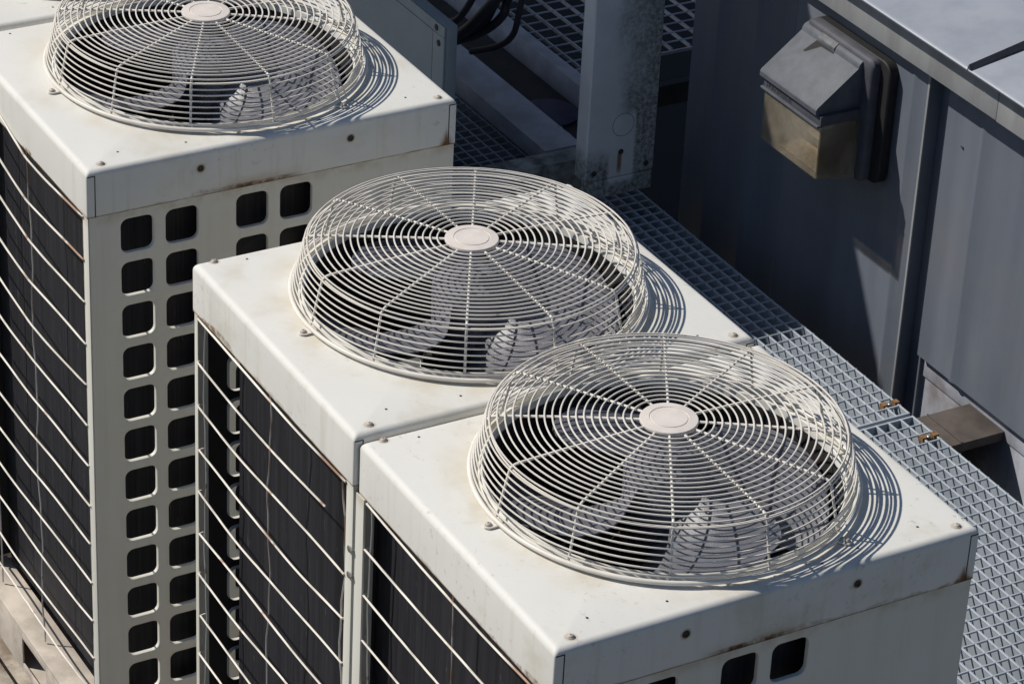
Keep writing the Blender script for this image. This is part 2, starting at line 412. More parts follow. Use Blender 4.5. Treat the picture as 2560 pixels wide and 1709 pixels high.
# ------------------------------------------------------------------ condensing unit (prototype at origin: top plane z=0, coil side y=0)
ZB = -1.285
GTOP = 0.0905
def make_coil(CX, root, yf=0.056):
    # coil: front run, rounded corner, end run
    q = MB(); R = 0.14; T = 0.036; xe = LW - 0.042
    path = [(CX, yf)] + [(CX + (xe - R - CX) * k / 10, yf) for k in range(1, 11)]
    path += [(xe - R + R * math.sin(a), yf + R - R * math.cos(a)) for a in [math.pi / 2 * k / 12 for k in range(1, 13)]]
    path += [(xe, yf + R + (0.715 - yf - R) * k / 6) for k in range(1, 7)]
    inner = [(CX, yf + T)] + [(CX + (xe - R - CX) * k / 10, yf + T) for k in range(1, 11)]
    inner += [(xe - R + (R - T) * math.sin(a), yf + R - (R - T) * math.cos(a)) for a in [math.pi / 2 * k / 12 for k in range(1, 13)]]
    inner += [(xe - T, yf + R + (0.715 - yf - R) * k / 6) for k in range(1, 7)]
    pl = path + inner[::-1]
    q.loops([[(a, b, ZB + 0.05) for a, b in pl], [(a, b, -0.105) for a, b in pl]], True, False, False)
    n = len(path)
    q.add([(a, b, -0.105) for a, b in pl], [[i, i + 1, 2 * n - 2 - i, 2 * n - 1 - i] for i in range(n - 1)])
    return q.build('coil', M['coil'], root, 30)
def make_wires(root, seed, amp, verts, kink=None, broken=None):
    """white coated wires hooked over the coil, each sagging its own way, with thinner uprights"""
    q = MB(); rng = random.Random(seed); runs = []
    for k in range(13):
        z = -0.1015 - 0.0905 * k
        if z < ZB + 0.06: break
        a = rng.uniform(-0.35, 1.0) * amp; b = rng.uniform(-1.0, 1.0) * amp; c = rng.uniform(-0.4, 0.4) * amp; e0 = rng.uniform(0.016, 0.030); e1 = rng.uniform(0.604, 0.613)
        if broken and k == broken[0]: e1 = broken[1]
        pts = []; bow = rng.uniform(0.002, 0.005)
        for i in range(33):
            t = i / 32; x = e0 + (e1 - e0) * t
            dz = -a * math.sin(math.pi * t) + b * math.sin(2 * math.pi * t) * 0.6 + c * math.sin(5 * math.pi * t) * 0.3
            if kink and k < kink[1]: dz += kink[2] * (1 - k / kink[1]) * max(0.0, kink[0] - x)
            pts.append((x, 0.0006 - bow * math.sin(math.pi * t), z + dz))
        if not (broken and k == broken[0]): pts.append((pts[-1][0] + 0.002, 0.012, pts[-1][2]))
        pts = [(pts[0][0] - 0.002, 0.012, pts[0][2])] + pts
        q.tube(pts, 0.0021, 6)
    q.build('wire_guard', M['wire2'], root, 60)
    for x, w in verts:
        q = MB(); f1, f2 = rng.uniform(0, 6), rng.uniform(0, 6)
        pts = [(x + w * math.sin(i * 0.55 + f1) + 0.4 * w * math.sin(i * 1.7 + f2), 0.0040, -0.085 + (ZB + 0.05 + 0.085) * i / 40) for i in range(41)]
        q.tube(pts, 0.0019, 6); q.build('upright_wire', M['wire2'], root, 60)
def make_unit():
    root = empty('condenser_unit')
    # lid: flat top with a rolled edge, a raised lip round the fan opening and four flanges
    l = MB(); NS = 22; F = 0.0125
    def rect(inset, z, r):
        return [(x, y, z) for x, y in rrect(inset, LW - inset, inset, LD - inset, r, 4, NS)]
    outer = rect(0, -LH, 0.004)
    base = rect(F, 0, 0.006)
    angs = [math.atan2(q[1] - FANY, q[0] - FANX) for q in base]
    circ = lambda R, z: [(FANX + R * math.cos(a), FANY + R * math.sin(a), z) for a in angs]
    L = [circ(0.284, -0.10), circ(0.286, 0.003), circ(0.287, 0.0105), circ(0.289, 0.012), circ(0.291, 0.0105), circ(0.2925, 0.003), circ(0.296, 0.0), base]
    for k in range(1, 6):
        a = math.pi / 2 * k / 5
        L.append(rect(F - F * math.sin(a), -F + F * math.cos(a), 0.006 - 0.002 * k / 5))
    L += [outer, rect(0.0018, -LH, 0.003), rect(0.0018, -F, 0.003)]
    l.loops(L)
    lid = l.build('top_cover', M['lid'], root, 40)
    for sx, sy in SCREWS:
        s = MB(); s.lathe(sx, sy, [(0.0066, 0.0), (0.0066, 0.0010), (0.0052, 0.0016), (0.0048, 0.0030), (0.0034, 0.0043), (0.0016, 0.0046), (0.0012, 0.0034)], 16, False, True)
        s.build('screw', M['screw'], lid)
    for hx, hy in ((0.580, 0.085), (0.594, 0.215), (0.589, 0.676), (0.598, 0.557), (0.610, 0.483), (0.027, 0.093), (0.045, 0.66)):
        s = MB(); s.lathe(hx, hy, [(0.0022, 0.0006), (0.0001, 0.0006)], 10, False, True); s.build('pilot_hole', M['hole'], lid, 0)
    for yy in (0.227, 0.537):
        s = MB()
        s.loops([[(LW + xx, yy + r * math.cos(2 * math.pi * i / 16), -0.0378 + r * math.sin(2 * math.pi * i / 16)) for i in range(16)] for r, xx in ((0.0066, 0.0002), (0.0058, 0.0016), (0.003, 0.002), (0.0028, 0.0008))], True, False, True)
        s.build('flange_bolt', M['rusty'], lid)
    # end panels with square perforations
    cols = [(0.067, 0.133), (0.157, 0.223), (0.301, 0.367), (0.392, 0.459)]
    rows = [(-0.184 - 0.0915 * k, -0.113 - 0.0915 * k) for k in range(12)]
    def end_panel(xo, sgn, name):
        q = MB(); li = MB()
        X = xo; XI = xo - sgn * 0.0011
        ys = [0.0046]; 
        for a, b in cols: ys += [a - 0.012, b + 0.012]
        ys.append(LD - 0.004)
        zs = [ZB + 0.05]
        for a, b in rows[::-1]: zs += [a - 0.0100, b + 0.0100]
        zs.append(-LH + 0.012)
        for i in range(len(ys) - 1):
            for j in range(len(zs) - 1):
                y0, y1, z0, z1 = ys[i], ys[i + 1], zs[j], zs[j + 1]
                if i % 2 == 1 and j % 2 == 1:
                    hy0, hy1, hz0, hz1 = y0 + 0.012, y1 - 0.012, z0 + 0.0100, z1 - 0.0100
                    out = rrect(y0, y1, z0, z1, 0.0001, 4, 2)
                    inn = lambda g: rrect(hy0 + g, hy1 - g, hz0 + g, hz1 - g, 0.0145 - g, 4, 2)
                    q.loops([[(X, a, b) for a, b in out], [(X, a, b) for a, b in inn(-0.0018)], [(X - sgn * 0.0006, a, b) for a, b in inn(-0.0006)], [(X - sgn * 0.002, a, b) for a, b in inn(0.0)], [(X - sgn * 0.0085, a, b) for a, b in inn(0.0)]])
                    hy_ = lambda g: rrect(hy0 + g, hy1 - g, hz0 + g, hz1 - g, 0.0145 - g, 4, 2)
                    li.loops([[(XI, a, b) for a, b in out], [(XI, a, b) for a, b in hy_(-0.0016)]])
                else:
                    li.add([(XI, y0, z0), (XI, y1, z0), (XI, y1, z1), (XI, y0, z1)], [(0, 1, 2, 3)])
                    q.add([(X, y0, z0), (X, y1, z0), (X, y1, z1), (X, y0, z1)], [(0, 1, 2, 3)])
        # returns to front and back
        q.box(X - sgn * 0.014 if sgn > 0 else X, X if sgn > 0 else X + 0.014, LD - 0.004, LD - 0.0025, ZB + 0.05, -LH + 0.012)
        pn = q.build(name, M['panel'], root, 30)
        li.build('dark_skin', M['dark'], pn, 0)  # dark skin added behind the paint to darken the inside of the panel
        return pn
    end_panel(LW - 0.0025, 1, 'end_panel')
    end_panel(0.0025, -1, 'end_panel')
    q = MB(); q.box(0.017, LW - 0.017, LD - 0.006, LD - 0.0035, ZB + 0.05, -LH + 0.012); q.build('rear_panel', M['panel'], root)
    # corner posts: front flange, return, inner lip
    for x0, sg in ((0.0034, 1), (LW - 0.0034, -1)):
        q = MB(); w = 0.013 if sg > 0 else 0.024
        def bx(a, b, y0, y1):
            xa, xb = x0 + sg * a, x0 + sg * b
            q.box(min(xa, xb), max(xa, xb), y0, y1, ZB + 0.045, -LH + 0.012)
        bx(0, w, 0.0025, 0.0045)
        bx(0, 0.0015, 0.0045, 0.028)
        q.build('corner_post', M['panel'], root, 30, bevel=0.0006)
        q = MB(); bx(0.0135, 0.0180, 0.0230, 0.0275); q.build('coil_end_strip', M['wire2'], root, 30)
    make_coil(0.078, root)
    # base frame with fork slots
    q = MB()
    q.box(0.0025, LW - 0.0025, -0.022, 0.05, ZB + 0.038, ZB + 0.045)
    for a, b in ((0.0025, 0.27), (0.40, LW - 0.0025)):
        q.box(a, b, -0.022, -0.018, ZB - 0.06, ZB + 0.038)
    q.box(0.27, 0.40, -0.022, -0.018, ZB + 0.022, ZB + 0.038)
    q.box(0.27, 0.40, -0.022, -0.018, ZB - 0.06, ZB - 0.042)
    q.box(0.0025, LW - 0.0025, -0.018, LD - 0.004, ZB - 0.062, ZB - 0.052)
    q.box(LW - 0.006, LW - 0.0025, -0.018, LD - 0.004, ZB - 0.052, ZB + 0.038)
    q.box(0.0025, 0.006, -0.018, LD - 0.004, ZB - 0.052, ZB + 0.038)
    q.build('base_frame', M['base'], root, 30, bevel=0.0012)
    # dark fan shroud, plus an added dark sheet that keeps the opening black
    q = MB(); q.lathe(FANX, FANY, [(0.2835, -0.002), (0.2835, -0.20), (0.30, -0.26), (0.306, -0.26), (0.2865, -0.20), (0.2865, -0.099)], 72)
    q.build('fan_shroud', M['dark'], root, 40)
    q = MB(); q.box(0.008, LW - 0.085, 0.10, LD - 0.008, -0.62, -0.60); q.build('dark_sheet', M['dark'], root, 0)
    q = MB()
    q.lathe(FANX, FANY, [(0.0, -0.29), (0.075, -0.29), (0.08, -0.27), (0.08, -0.14), (0.07, -0.125)], 32, False, True)
    for a in (0, 90, 180, 270):
        c, s = math.cos(math.radians(a + 20)), math.sin(math.radians(a + 20))
        q.tube([(FANX + 0.07 * c, FANY + 0.07 * s, -0.27), (FANX + 0.30 * c, FANY + 0.30 * s, -0.255)], 0.009, 6)
    q.build('fan_motor', M['dark'], root, 40)
    # fan
    q = MB(); q.lathe(0, 0, [(0.064, -0.115), (0.066, 0.020), (0.060, 0.028), (0.03, 0.030), (0.028, 0.036), (0.0, 0.036)], 40)
    fan = q.build('fan', M['blade'], root, 40, (FANX, FANY, 0))
    for k in range(4):
        a0 = -30 + 90.0 * k
        q = MB(); prof = []
        NU, NV = 14, 14
        for i in range(NU + 1):
            u = i / NU; r = 0.060 + 0.206 * u
            span = 60 + 17 * math.sin(math.pi * min(1.0, 0.10 + 0.80 * u))
            lead = a0 + 3 * u - 14 * u * u * u
            rt, rb = [], []
            for j in range(NV + 1):
                v = j / NV
                e = max(0.0, u - 0.78) / 0.22
                rr = r - 0.016 * e * e * (2 * v - 1) ** 4
                ang = math.radians(lead + span * v)
                z = -0.092 + 0.012 * u + (0.104 - 0.030 * u) * v + 0.010 * math.sin(math.pi * v)
                rt.append((rr * math.cos(ang), rr * math.sin(ang), z)); rb.append((rr * math.cos(ang), rr * math.sin(ang), z - 0.0035))
            prof.append(rt + rb[::-1])
        q.loops(prof, True, True, True)
        q.build('blade', M['blade'], fan, 50)
    # fan guard: twelve spokes, concentric rings, base ring, cap and three feet
    q = MB()
    for k in range(12):
        a = math.radians(-90 + 30 * k); c, s = math.cos(a), math.sin(a)
        prof = [(0.035, 0.1045), (0.10, 0.1035), (0.18, 0.1015), (0.25, 0.0990), (0.270, 0.0980), (0.278, 0.0965), (0.2835, 0.0930), (0.286, 0.087), (0.2925, 0.060), (0.2985, 0.035), (0.3045, 0.010)]
        q.tube([(FANX + r * c, FANY + r * s, z) for r, z in prof], 0.0023, 6)
    for k in range(19):
        R = 0.0595 + 0.0124 * k
        q.ring(FANX, FANY, 0.1078 - 0.0060 * (R / 0.28) ** 2 + (0 if k < 18 else -0.003), R, 0.00155, 120)
    for k in range(8):
        z = 0.0175 + 0.0107 * k
        R = 0.3065 - (z - 0.0175) / 0.0749 * 0.0185
        q.ring(FANX, FANY, z, R, 0.0015, 128)
    q.ring(FANX, FANY, 0.090, 0.2815, 0.0017, 128)
    q.ring(FANX, FANY, 0.0085, 0.3100, 0.0041, 128, 8)
    g = q.build('fan_guard', M['wire'], root, 60)
    q = MB()
    q.lathe(FANX, FANY, [(0.0455, 0.1020), (0.0468, 0.1040), (0.0468, 0.1080), (0.0458, 0.1095), (0.0318, 0.1110), (0.0312, 0.1099), (0.0300, 0.1099), (0.0294, 0.1111), (0.0, 0.1116)], 48)
    q.build('guard_cap', M['cap'], g, 40)
    for a in (-88.5, 29, 149):
        c, s = math.cos(math.radians(a)), math.sin(math.radians(a))
        q = MB(); out = []
        for z in (0.0012, 0.0042):
            row = []
            for i in range(9):
                b = math.pi / 2 - math.pi * i / 8
                row.append((0.3235 + 0.0085 * math.cos(b), 0.0085 * math.sin(b), z))
            row += [(0.306, -0.0085, z), (0.306, 0.0085, z)]
            out.append([(FANX + x * c - y * s, FANY + x * s + y * c, zz) for x, y, zz in row])
        q.loops(out, True, True, True)
        ft = q.build('guard_foot', M['wire'], g, 30)
        q = MB(); q.lathe(FANX + 0.3235 * c, FANY + 0.3235 * s, [(0.006, 0.0042), (0.006, 0.0055), (0.0048, 0.0072), (0.003, 0.0085), (0.0016, 0.0088), (0.0012, 0.0075)], 14, False, True)
        q.build('screw', M['screw'], g, 40)
    return root
U = make_unit()
U.location = (0.637, 0, 0)
tag(U, 'nearest cream condenser unit at the bottom, its shaded end panel facing the viewer', 'air conditioner', 'condenser units standing in two rows')
for ch in KIDS(U):
    if ch.name.startswith('coil'): bpy.data.objects.remove(ch)
make_coil(0.0065, U, 0.034)
make_wires(U, 5, 0.002, ((0.040, 0.003), (0.322, 0.002), (0.603, 0.002)))
# the strap that ties the two front units together
q = MB(); q.box(-0.030, 0.024, -0.0022, 0.0018, ZB + 0.05, -LH - 0.002)
jp = q.build('joint_plate', M['panel'], U, 30, bevel=0.0006)
for z in (-0.211, -0.262):
    s = MB(); s.loops([[(-0.012 + r * math.cos(2 * math.pi * i / 12), y, z + r * math.sin(2 * math.pi * i / 12)) for i in range(12)] for r, y in ((0.0085, -0.0022), (0.0085, -0.0038), (0.0062, -0.0042), (0.0062, -0.0090), (0.005, -0.0096))], True, False, True)
    s.build('bolt', M['bolt'], jp, 40)
UB = copy_tree(U)
for ch in KIDS(UB):
    if ch.name.startswith('joint_plate'):
        for g_ in KIDS(ch): bpy.data.objects.remove(g_)
        bpy.data.objects.remove(ch)
UB.location = (0, -0.0085, 0.010)
def rewire(u, *a, **k):
    for ch in KIDS(u):
        if ch.name.startswith(('wire_guard', 'upright_wire')): bpy.data.objects.remove(ch)
    make_wires(u, *a, **k)
rewire(UB, 21, 0.007, ((0.044, 0.004), (0.312, 0.006), (0.598, 0.007)), None, (1, 0.535))
for ch in KIDS(UB):
    if ch.name.startswith('coil'): bpy.data.objects.remove(ch)
make_coil(0.078, UB)
UB['label'] = 'middle cream condenser unit butted against the nearest one, a rusted wire across its coil'
UA = copy_tree(UB)
UA.location = (-0.9775, -0.069, 0.042); UA.scale = (1.015, 1, 1)
for ch in KIDS(UA):
    if ch.name.startswith('coil'): bpy.data.objects.remove(ch)
make_coil(0.014, UA)
rewire(UA, 33, 0.008, ((0.10, 0.001), (0.335, 0.006), (0.606, 0.001)), (0.34, 7, 0.22))
UA['label'] = 'rear cream condenser unit at upper left with four columns of square holes showing'
def turn_fan(u, deg):
    for ch in KIDS(u):
        if ch.name.startswith('fan') and not ch.name.startswith(('fan_', )): ch.rotation_euler.z = math.radians(deg)
UD = copy_tree(UB)
UD.location = (-0.9775 - 0.6405, -0.071, 0.047)
turn_fan(U, -15); turn_fan(UA, 2); turn_fan(UD, 50)
UD['label'] = 'cream condenser unit cut off by the left edge, only its bare lid corner showing'

# ------------------------------------------------------------------ walkway grating
ZG, GP, GQ, GY = -1.38, 0.0392, 0.0367, 2.325
def grating(name, x0, x1, y0, y1, label, px=GP, py=GQ, w=0.0055, dep=0.046, z=ZG, m='frp', rod=0.0060):
    """deep bearing bars along x, shallow cross rods along y flush with the top, and a binding bar at each end"""
    q = MB()
    nx = int(round((x1 - x0 - w) / px)); ny = int(round((y1 - y0 - w) / py))
    h = w / 2
    for j in range(ny + 1):
        yc = y1 - h - j * py
        pr = [(-h, -dep), (-h, -0.001), (-h * 0.7, 0), (h * 0.7, 0), (h, -0.001), (h, -dep)]
        q.loops([[(a, yc + s_, z + t) for s_, t in pr] for a in (x0, x1)], True, True, True)
    r = rod / 2
    for i in range(nx + 1):
        xc = x0 + h + i * px
        if i in (0, nx):
            q.box(xc - h - (0.0002 if i == 0 else 0), xc + h + (0.0002 if i else 0), y0 + 0.0003, y1 - 0.0003, z - dep + 0.0004, z - 0.0006); continue
        pr = [(-r, -0.0034), (-r, -0.0012), (-r * 0.6, 0.0004), (r * 0.6, 0.0004), (r, -0.0012), (r, -0.0034), (r * 0.5, -0.0044), (-r * 0.5, -0.0044)]
        q.loops([[(xc + s_, a, z + t) for s_, t in pr] for a in (y0 - 0.0008, y1 + 0.0008)], True, True, True)
    return tag(q.build(name, M[m], None, 30), label, 'grating', 'walkway grating panels')
g1 = grating('walkway_grating', -0.857, -0.857 + 75 * GP + 0.0062, GY - 50 * GQ - 0.0062, GY, 'galvanised grating panel lying in full sun beside the nearest unit')
g2 = grating('walkway_grating', -0.869 - 62 * GP - 0.0062, -0.869, GY - 50 * GQ - 0.0062, GY, 'galvanised grating panel running back into the shade behind the fans')
for g_, xc in ((g1, -0.857 + 2.5 * GP), (g2, -0.869 - 1.5 * GP)):
    q = MB(); y0 = GY - GQ * 1.5
    for s in (-1, 1):
        yc = GY - 0.5 * GQ - 0.003 + s * 0.017
        q.loops([[(xc + a, yc - 0.008, ZG + b) for a, b in pr] for pr in [[(-0.008, 0.004), (0.008, 0.004), (0.009, -0.012), (-0.009, -0.012)]]] + [[(xc + a, yc + 0.008, ZG + b) for a, b in [(-0.008, 0.004), (0.008, 0.004), (0.009, -0.012), (-0.009, -0.012)]]], True, True, True)
    q.box(xc - 0.006, xc + 0.006, GY - 0.5 * GQ - 0.016, GY - 0.5 * GQ + 0.010, ZG - 0.012, ZG - 0.009)
    cl = q.build('clip', M['amber'], g_, 30)
    s = MB(); s.lathe(xc, GY - 0.5 * GQ - 0.003, [(0.006, ZG - 0.009), (0.006, ZG - 0.001), (0.004, ZG + 0.001)], 10, False, True); s.build('screw', M['bolt'], cl)
# support angle under the joint
q = MB(); q.box(-0.888, -0.838, 0.6, GY + 0.02, ZG - 0.034, ZG - 0.028); q.box(-0.888, -0.882, 0.6, GY + 0.02, ZG - 0.09, ZG - 0.034)
tag(q.build('support_angle', M['brown'], None, 30), 'steel angle under the joint of the two grating panels', 'steel beam')
q = MB(); q.box(-3.5, 2.2, -0.9, 2.44, -1.66, -1.64); tag(q.build('blackout_plate', M['hole'], None, 0), 'black plate added beneath the walkway grating to block bounced light', 'steel plate')  # added to keep light from the deck off the grating and wall
g3 = grating('walkway_grating', -4.6, -2.985, 2.555, 3.65, 'coarse dark open grating behind the grey post', 0.058, 0.0655, 0.0068, 0.010, -1.395, 'galv', 0.0065)
q = MB(); q.box(-4.6, -2.96, 2.48, 2.55, -1.56, -1.42); q.box(-2.98, -2.95, 2.56, 3.65, -1.57, -1.50)
tag(q.build('edge_beam', M['dull'], None, 30), 'dark steel edge beam under the coarse grating behind the post', 'steel beam')

q = MB(); q.box(-9.0, -2.24, 2.40, 6.5, -2.24, -2.20); tag(q.build('blackout_plate', M['hole'], None, 0), 'black plate added below the coarse grating to keep the gap dark', 'steel plate')  # added dark plate so the gap behind the post stays near black
# ------------------------------------------------------------------ metal-clad enclosure on the right
E = empty('metal_enclosure', (-1.0, 2.49, -2.6))
E['label'] = 'grey metal-clad enclosure with sheet roof along the right side'; E['category'] = 'building'
EI = (1.0, -2.49, 2.6)      # children are written in world coordinates
def ebuild(q, name, m, sm=30, bev=0.0):
    return q.build(name, m, E, sm, EI, bev)
XL, XM, XR = -2.225, -1.150, 2.4
YWL, YWR = 2.49, 2.513
def ribbed(q, x0, x1, y, z0, z1, ribs, h=0.004, w=0.014):
    xs = [(x0, 0)]
    for r in ribs: xs += [(r - w, 0), (r - w * 0.3, h), (r + w * 0.3, h), (r + w, 0)]
    xs.append((x1, 0))
    q.loops([[(x, y - d_, z0) for x, d_ in xs], [(x, y - d_, z1) for x, d_ in xs]], False)
q = MB()
ribbed(q, XL, -1.744, YWL, -4.4, -0.58, [-2.10, -1.915])
q.add([(XL, YWL, -4.4), (XL, YWL, -0.58), (XL, 4.6, -0.58), (XL, 4.6, -4.4)], [(0, 1, 2, 3)])
ebuild(q, 'wall_panel', M['zinc'])
q = MB()
ribbed(q, -1.740, XM, YWL - 0.002, -4.4, -0.58, [-1.215])
q.add([(XM, YWL - 0.002, -4.4), (XM, YWL - 0.002, -0.58), (XM, YWR + 0.02, -0.58), (XM, YWR + 0.02, -4.4)], [(0, 1, 2, 3)])
q.add([(-1.740, YWL - 0.002, -4.4), (-1.740, YWL - 0.002, -0.58), (-1.740, YWL + 0.012, -0.58), (-1.740, YWL + 0.012, -4.4)], [(0, 1, 2, 3)])
ebuild(q, 'wall_panel', M['zinc'])
q = MB(); q.box(XM - 0.006, XM + 0.001, YWL - 0.007, YWL - 0.0025, -2.4, -0.58); ebuild(q, 'seam_strip', M['fascia'], 30, 0.0008)
q = MB()
q.box(XM + 0.002, -1.104, YWR + 0.012, YWR + 0.02, -4.4, -0.58)
ebuild(q, 'recess_strip', M['zinc'])
q = MB()
ribbed(q, -1.104, -0.30, YWR, -1.382, -0.58, [-0.955, -0.62])
ribbed(q, -0.30, XR, YWR, -1.382, -0.58, [0.05, 0.4, 0.75])
q.add([(-1.104, YWR, -1.382), (XR, YWR, -1.382), (XR, YWR + 0.02, -1.386), (-1.104, YWR + 0.02, -1.386)], [(0, 1, 2, 3)])
q.add([(-1.104, YWR, -1.382), (-1.104, YWR, -0.58), (-1.104, YWR + 0.02, -0.58), (-1.104, YWR + 0.02, -1.382)], [(0, 1, 2, 3)])
ebuild(q, 'wall_panel', M['zinc'])
q = MB(); q.box(-1.103, XR, YWR + 0.021, YWR + 0.2, -1.447, -1.380); q.box(-1.103, XR, YWR + 0.026, YWR + 0.2, -4.4, -1.450)
ebuild(q, 'curb', M['curb'], 30, 0.003)
# fascia, drip edge and roof sheets
q = MB(); q.box(XL - 0.02, -0.845, 2.4505, 2.50, -0.5825, -0.4845); q.box(-0.842, XR, 2.4495, 2.50, -0.5835, -0.4845)
ebuild(q, 'fascia', M['fascia'], 30, 0.0012)
def roof_sheet(x0, x1):
    q = MB(); zr = -0.478
    def pz_(y): return zr + (y - 2.41) * 0.2027
    xs = [x0, x0 + 0.012, x1 - 0.012, x1]
    ys = [2.41, 2.425, 2.6, 3.0, 3.6, 4.4]
    rows = []
    for y in ys:
        rows.append([(x, y, pz_(y) - (0.004 if i in (0, 3) else 0)) for i, x in enumerate(xs)])
    rows = [[(x, 2.416, pz_(2.41) - 0.0045) for x in xs], [(x, 2.4155, pz_(2.41) - 0.001) for x in xs], [(x, 2.418, pz_(2.418)) for x in xs]] + rows[1:]
    q.loops(rows, False)
    q.add([(x0, 2.416, -0.4826), (x1, 2.416, -0.4826), (x1, 2.49, -0.4830), (x0, 2.49, -0.4830)], [(0, 1, 2, 3)])
    return ebuild(q, 'roof_sheet', M['roof'], 40)
roof_sheet(XL - 0.03, -0.9315); roof_sheet(-0.9285, XR)
q = MB()
q.loops([[(-0.9285 + a, y, -0.478 + (y - 2.41) * 0.2027 + b) for a, b in [(-0.001, 0.002), (0.004 + 0.03 * (y - 2.41), 0.014 + 0.03 * min(0.3, y - 2.41)), (0.012 + 0.05 * (y - 2.41), 0.004)]] for y in (2.414, 2.5, 2.65, 3.0, 4.4)], True, True, True)
ebuild(q, 'roof_seam', M['dull'], 20)
q = MB(); q.tube([(-1.03, 2.5105, -0.75)] + [(-1.03, 2.509, -0.75)], 0.004, 8)
ebuild(q, 'rivet', M['bolt'], 30)

# steel stub between curb and walkway
q = MB(); q.box(-0.897, -0.748, GY + 0.006, YWR + 0.0255, -1.447, -1.421)
q.box(-0.897, -0.885, GY + 0.006, YWR + 0.0255, -1.66, -1.447)
q.box(-0.897, -0.748, 2.400, 2.404, -1.42, -1.4165)
tag(q.build('steel_bracket', M['brown'], None, 30, bevel=0.002), 'rusty brown steel bracket bridging grating and stained curb', 'bracket')

# ------------------------------------------------------------------ wall light
WL = empty('wall_light', (-1.5, YWL, -0.8))
tag(WL, 'grey wedge wall light with ribbed lens under the roof edge', 'wall light')
WI = (1.5, -YWL, 0.8)
def wl(q, name, m, sm=35, bev=0.0, parent=None): return q.build(name, m, parent or WL, sm, WI if parent is None else None, bev)
lx0, lx1 = -1.599, -1.350           # lens/hood width
yb = YWL - 0.056                     # front of the back box
yf = YWL - 0.181                     # front of the lens
q = MB()                             # gasket + back box with rounded outline
bx0, bx1 = -1.632, -1.282
out = rrect(bx0, bx1, -0.972, -0.632, 0.034, 5)
q.loops([[(x, YWL - 0.001, z) for x, z in out], [(x, YWL - 0.027, z) for x, z in out], [(bx0 + (x - bx0) * 0.985 + 0.002, YWL - 0.030, -0.80 + (z + 0.80) * 0.985) for x, z in out]], True, False, True)
wl(q, 'gasket', M['rubber'])
q = MB()
def bo(g): return rrect(-1.628 + g, -1.322 - g, -0.978 + g, -0.634 - g, 0.026, 5)
q.loops([[(x, YWL - 0.0302, z) for x, z in bo(0)], [(x, YWL - 0.047, z) for x, z in bo(0)], [(x, YWL - 0.053, z) for x, z in bo(0.004)], [(x, yb, z) for x, z in bo(0.010)]], True, False, True)
wl(q, 'back_box', M['bronze2'], 40)
# hood: sloping top, lip and straight sides
q = MB(); hx0, hx1 = lx0 - 0.024, lx1 - 0.013
prof = [(YWL - 0.034, -0.640), (YWL - 0.060, -0.650), (YWL - 0.066, -0.657), (YWL - 0.069, -0.667), (yf - 0.002, -0.755), (yf - 0.006, -0.761), (yf - 0.006, -0.774), (yf + 0.001, -0.775), (YWL - 0.034, -0.775)]
q.loops([[(hx0, y, z) for y, z in prof], [(hx1, y, z) for y, z in prof]], True, True, True)
hood = wl(q, 'hood', M['bronze'], 30, 0.0015)
# latch strip with its notch on the hood crest
q = MB(); 
q.loops([[(-1.548, y, z) for y, z in [(YWL - 0.034, -0.6385), (YWL - 0.061, -0.6480), (YWL - 0.0695, -0.656), (YWL - 0.0705, -0.6625), (YWL - 0.034, -0.660)]], [(-1.473, y, z) for y, z in [(YWL - 0.034, -0.6385), (YWL - 0.061, -0.6480), (YWL - 0.0695, -0.656), (YWL - 0.0705, -0.6625), (YWL - 0.034, -0.660)]]], True, True, True)
la = wl(q, 'latch', M['latch'], 30, 0.0008)
def hz(y, o=0.0): return -0.667 + (YWL - 0.069 - y) / (YWL - 0.069 - (yf - 0.002)) * (-0.755 + 0.667) + o
q = MB(); y0_, y1_ = YWL - 0.0695, YWL - 0.107
q.add([(-1.551, y0_, hz(y0_, 0.0006)), (-1.470, y0_, hz(y0_, 0.0006)), (-1.470, y0_ - 0.004, hz(y0_ - 0.004, 0.0006)), (-1.523, y0_ - 0.006, hz(y0_ - 0.006, 0.0006)), (-1.5525, y1_ + 0.004, hz(y1_ + 0.004, 0.0006)), (-1.560, y1_ + 0.004, hz(y1_ + 0.004, 0.0006))], [(0, 1, 2, 3), (0, 3, 4, 5)])
wl(q, 'latch_notch', M['hole'], 0)
# lens rim and band
q = MB(); q.box(lx0 - 0.014, lx1 - 0.0005, yf + 0.003, yb, -0.802, -0.7755); wl(q, 'lens_band', M['bronze2'], 30, 0.001)
q = MB(); q.box(lx0 - 0.019, lx1 - 0.005, yf - 0.004, yf + 0.006, -0.807, -0.8018); wl(q, 'lens_rim', M['bronze'], 30, 0.001)
# glass box
q = MB(); t_ = 0.004
q.box(lx0 - 0.006, lx1, yf + 0.003, yf + 0.003 + t_, -0.948, -0.8075)
for xa in (lx0 - 0.006, lx1 - t_):
    q.loops([[(xa + b, y, z) for y, z in [(yf + 0.0072, -0.9482), (yf + 0.0072, -0.8024), (yb - 0.001, -0.8024), (yb - 0.001, -0.9700)]] for b in (0, t_)], True, True, True)
q.loops([[(x, y, z) for y, z in [(yf + 0.0072, -0.9482), (yf + 0.0072, -0.9445), (yb - 0.001, -0.9660), (yb - 0.001, -0.9700)]] for x in (lx0, lx1 - t_)], True, True, True)
wl(q, 'lens', M['lens'], 30)
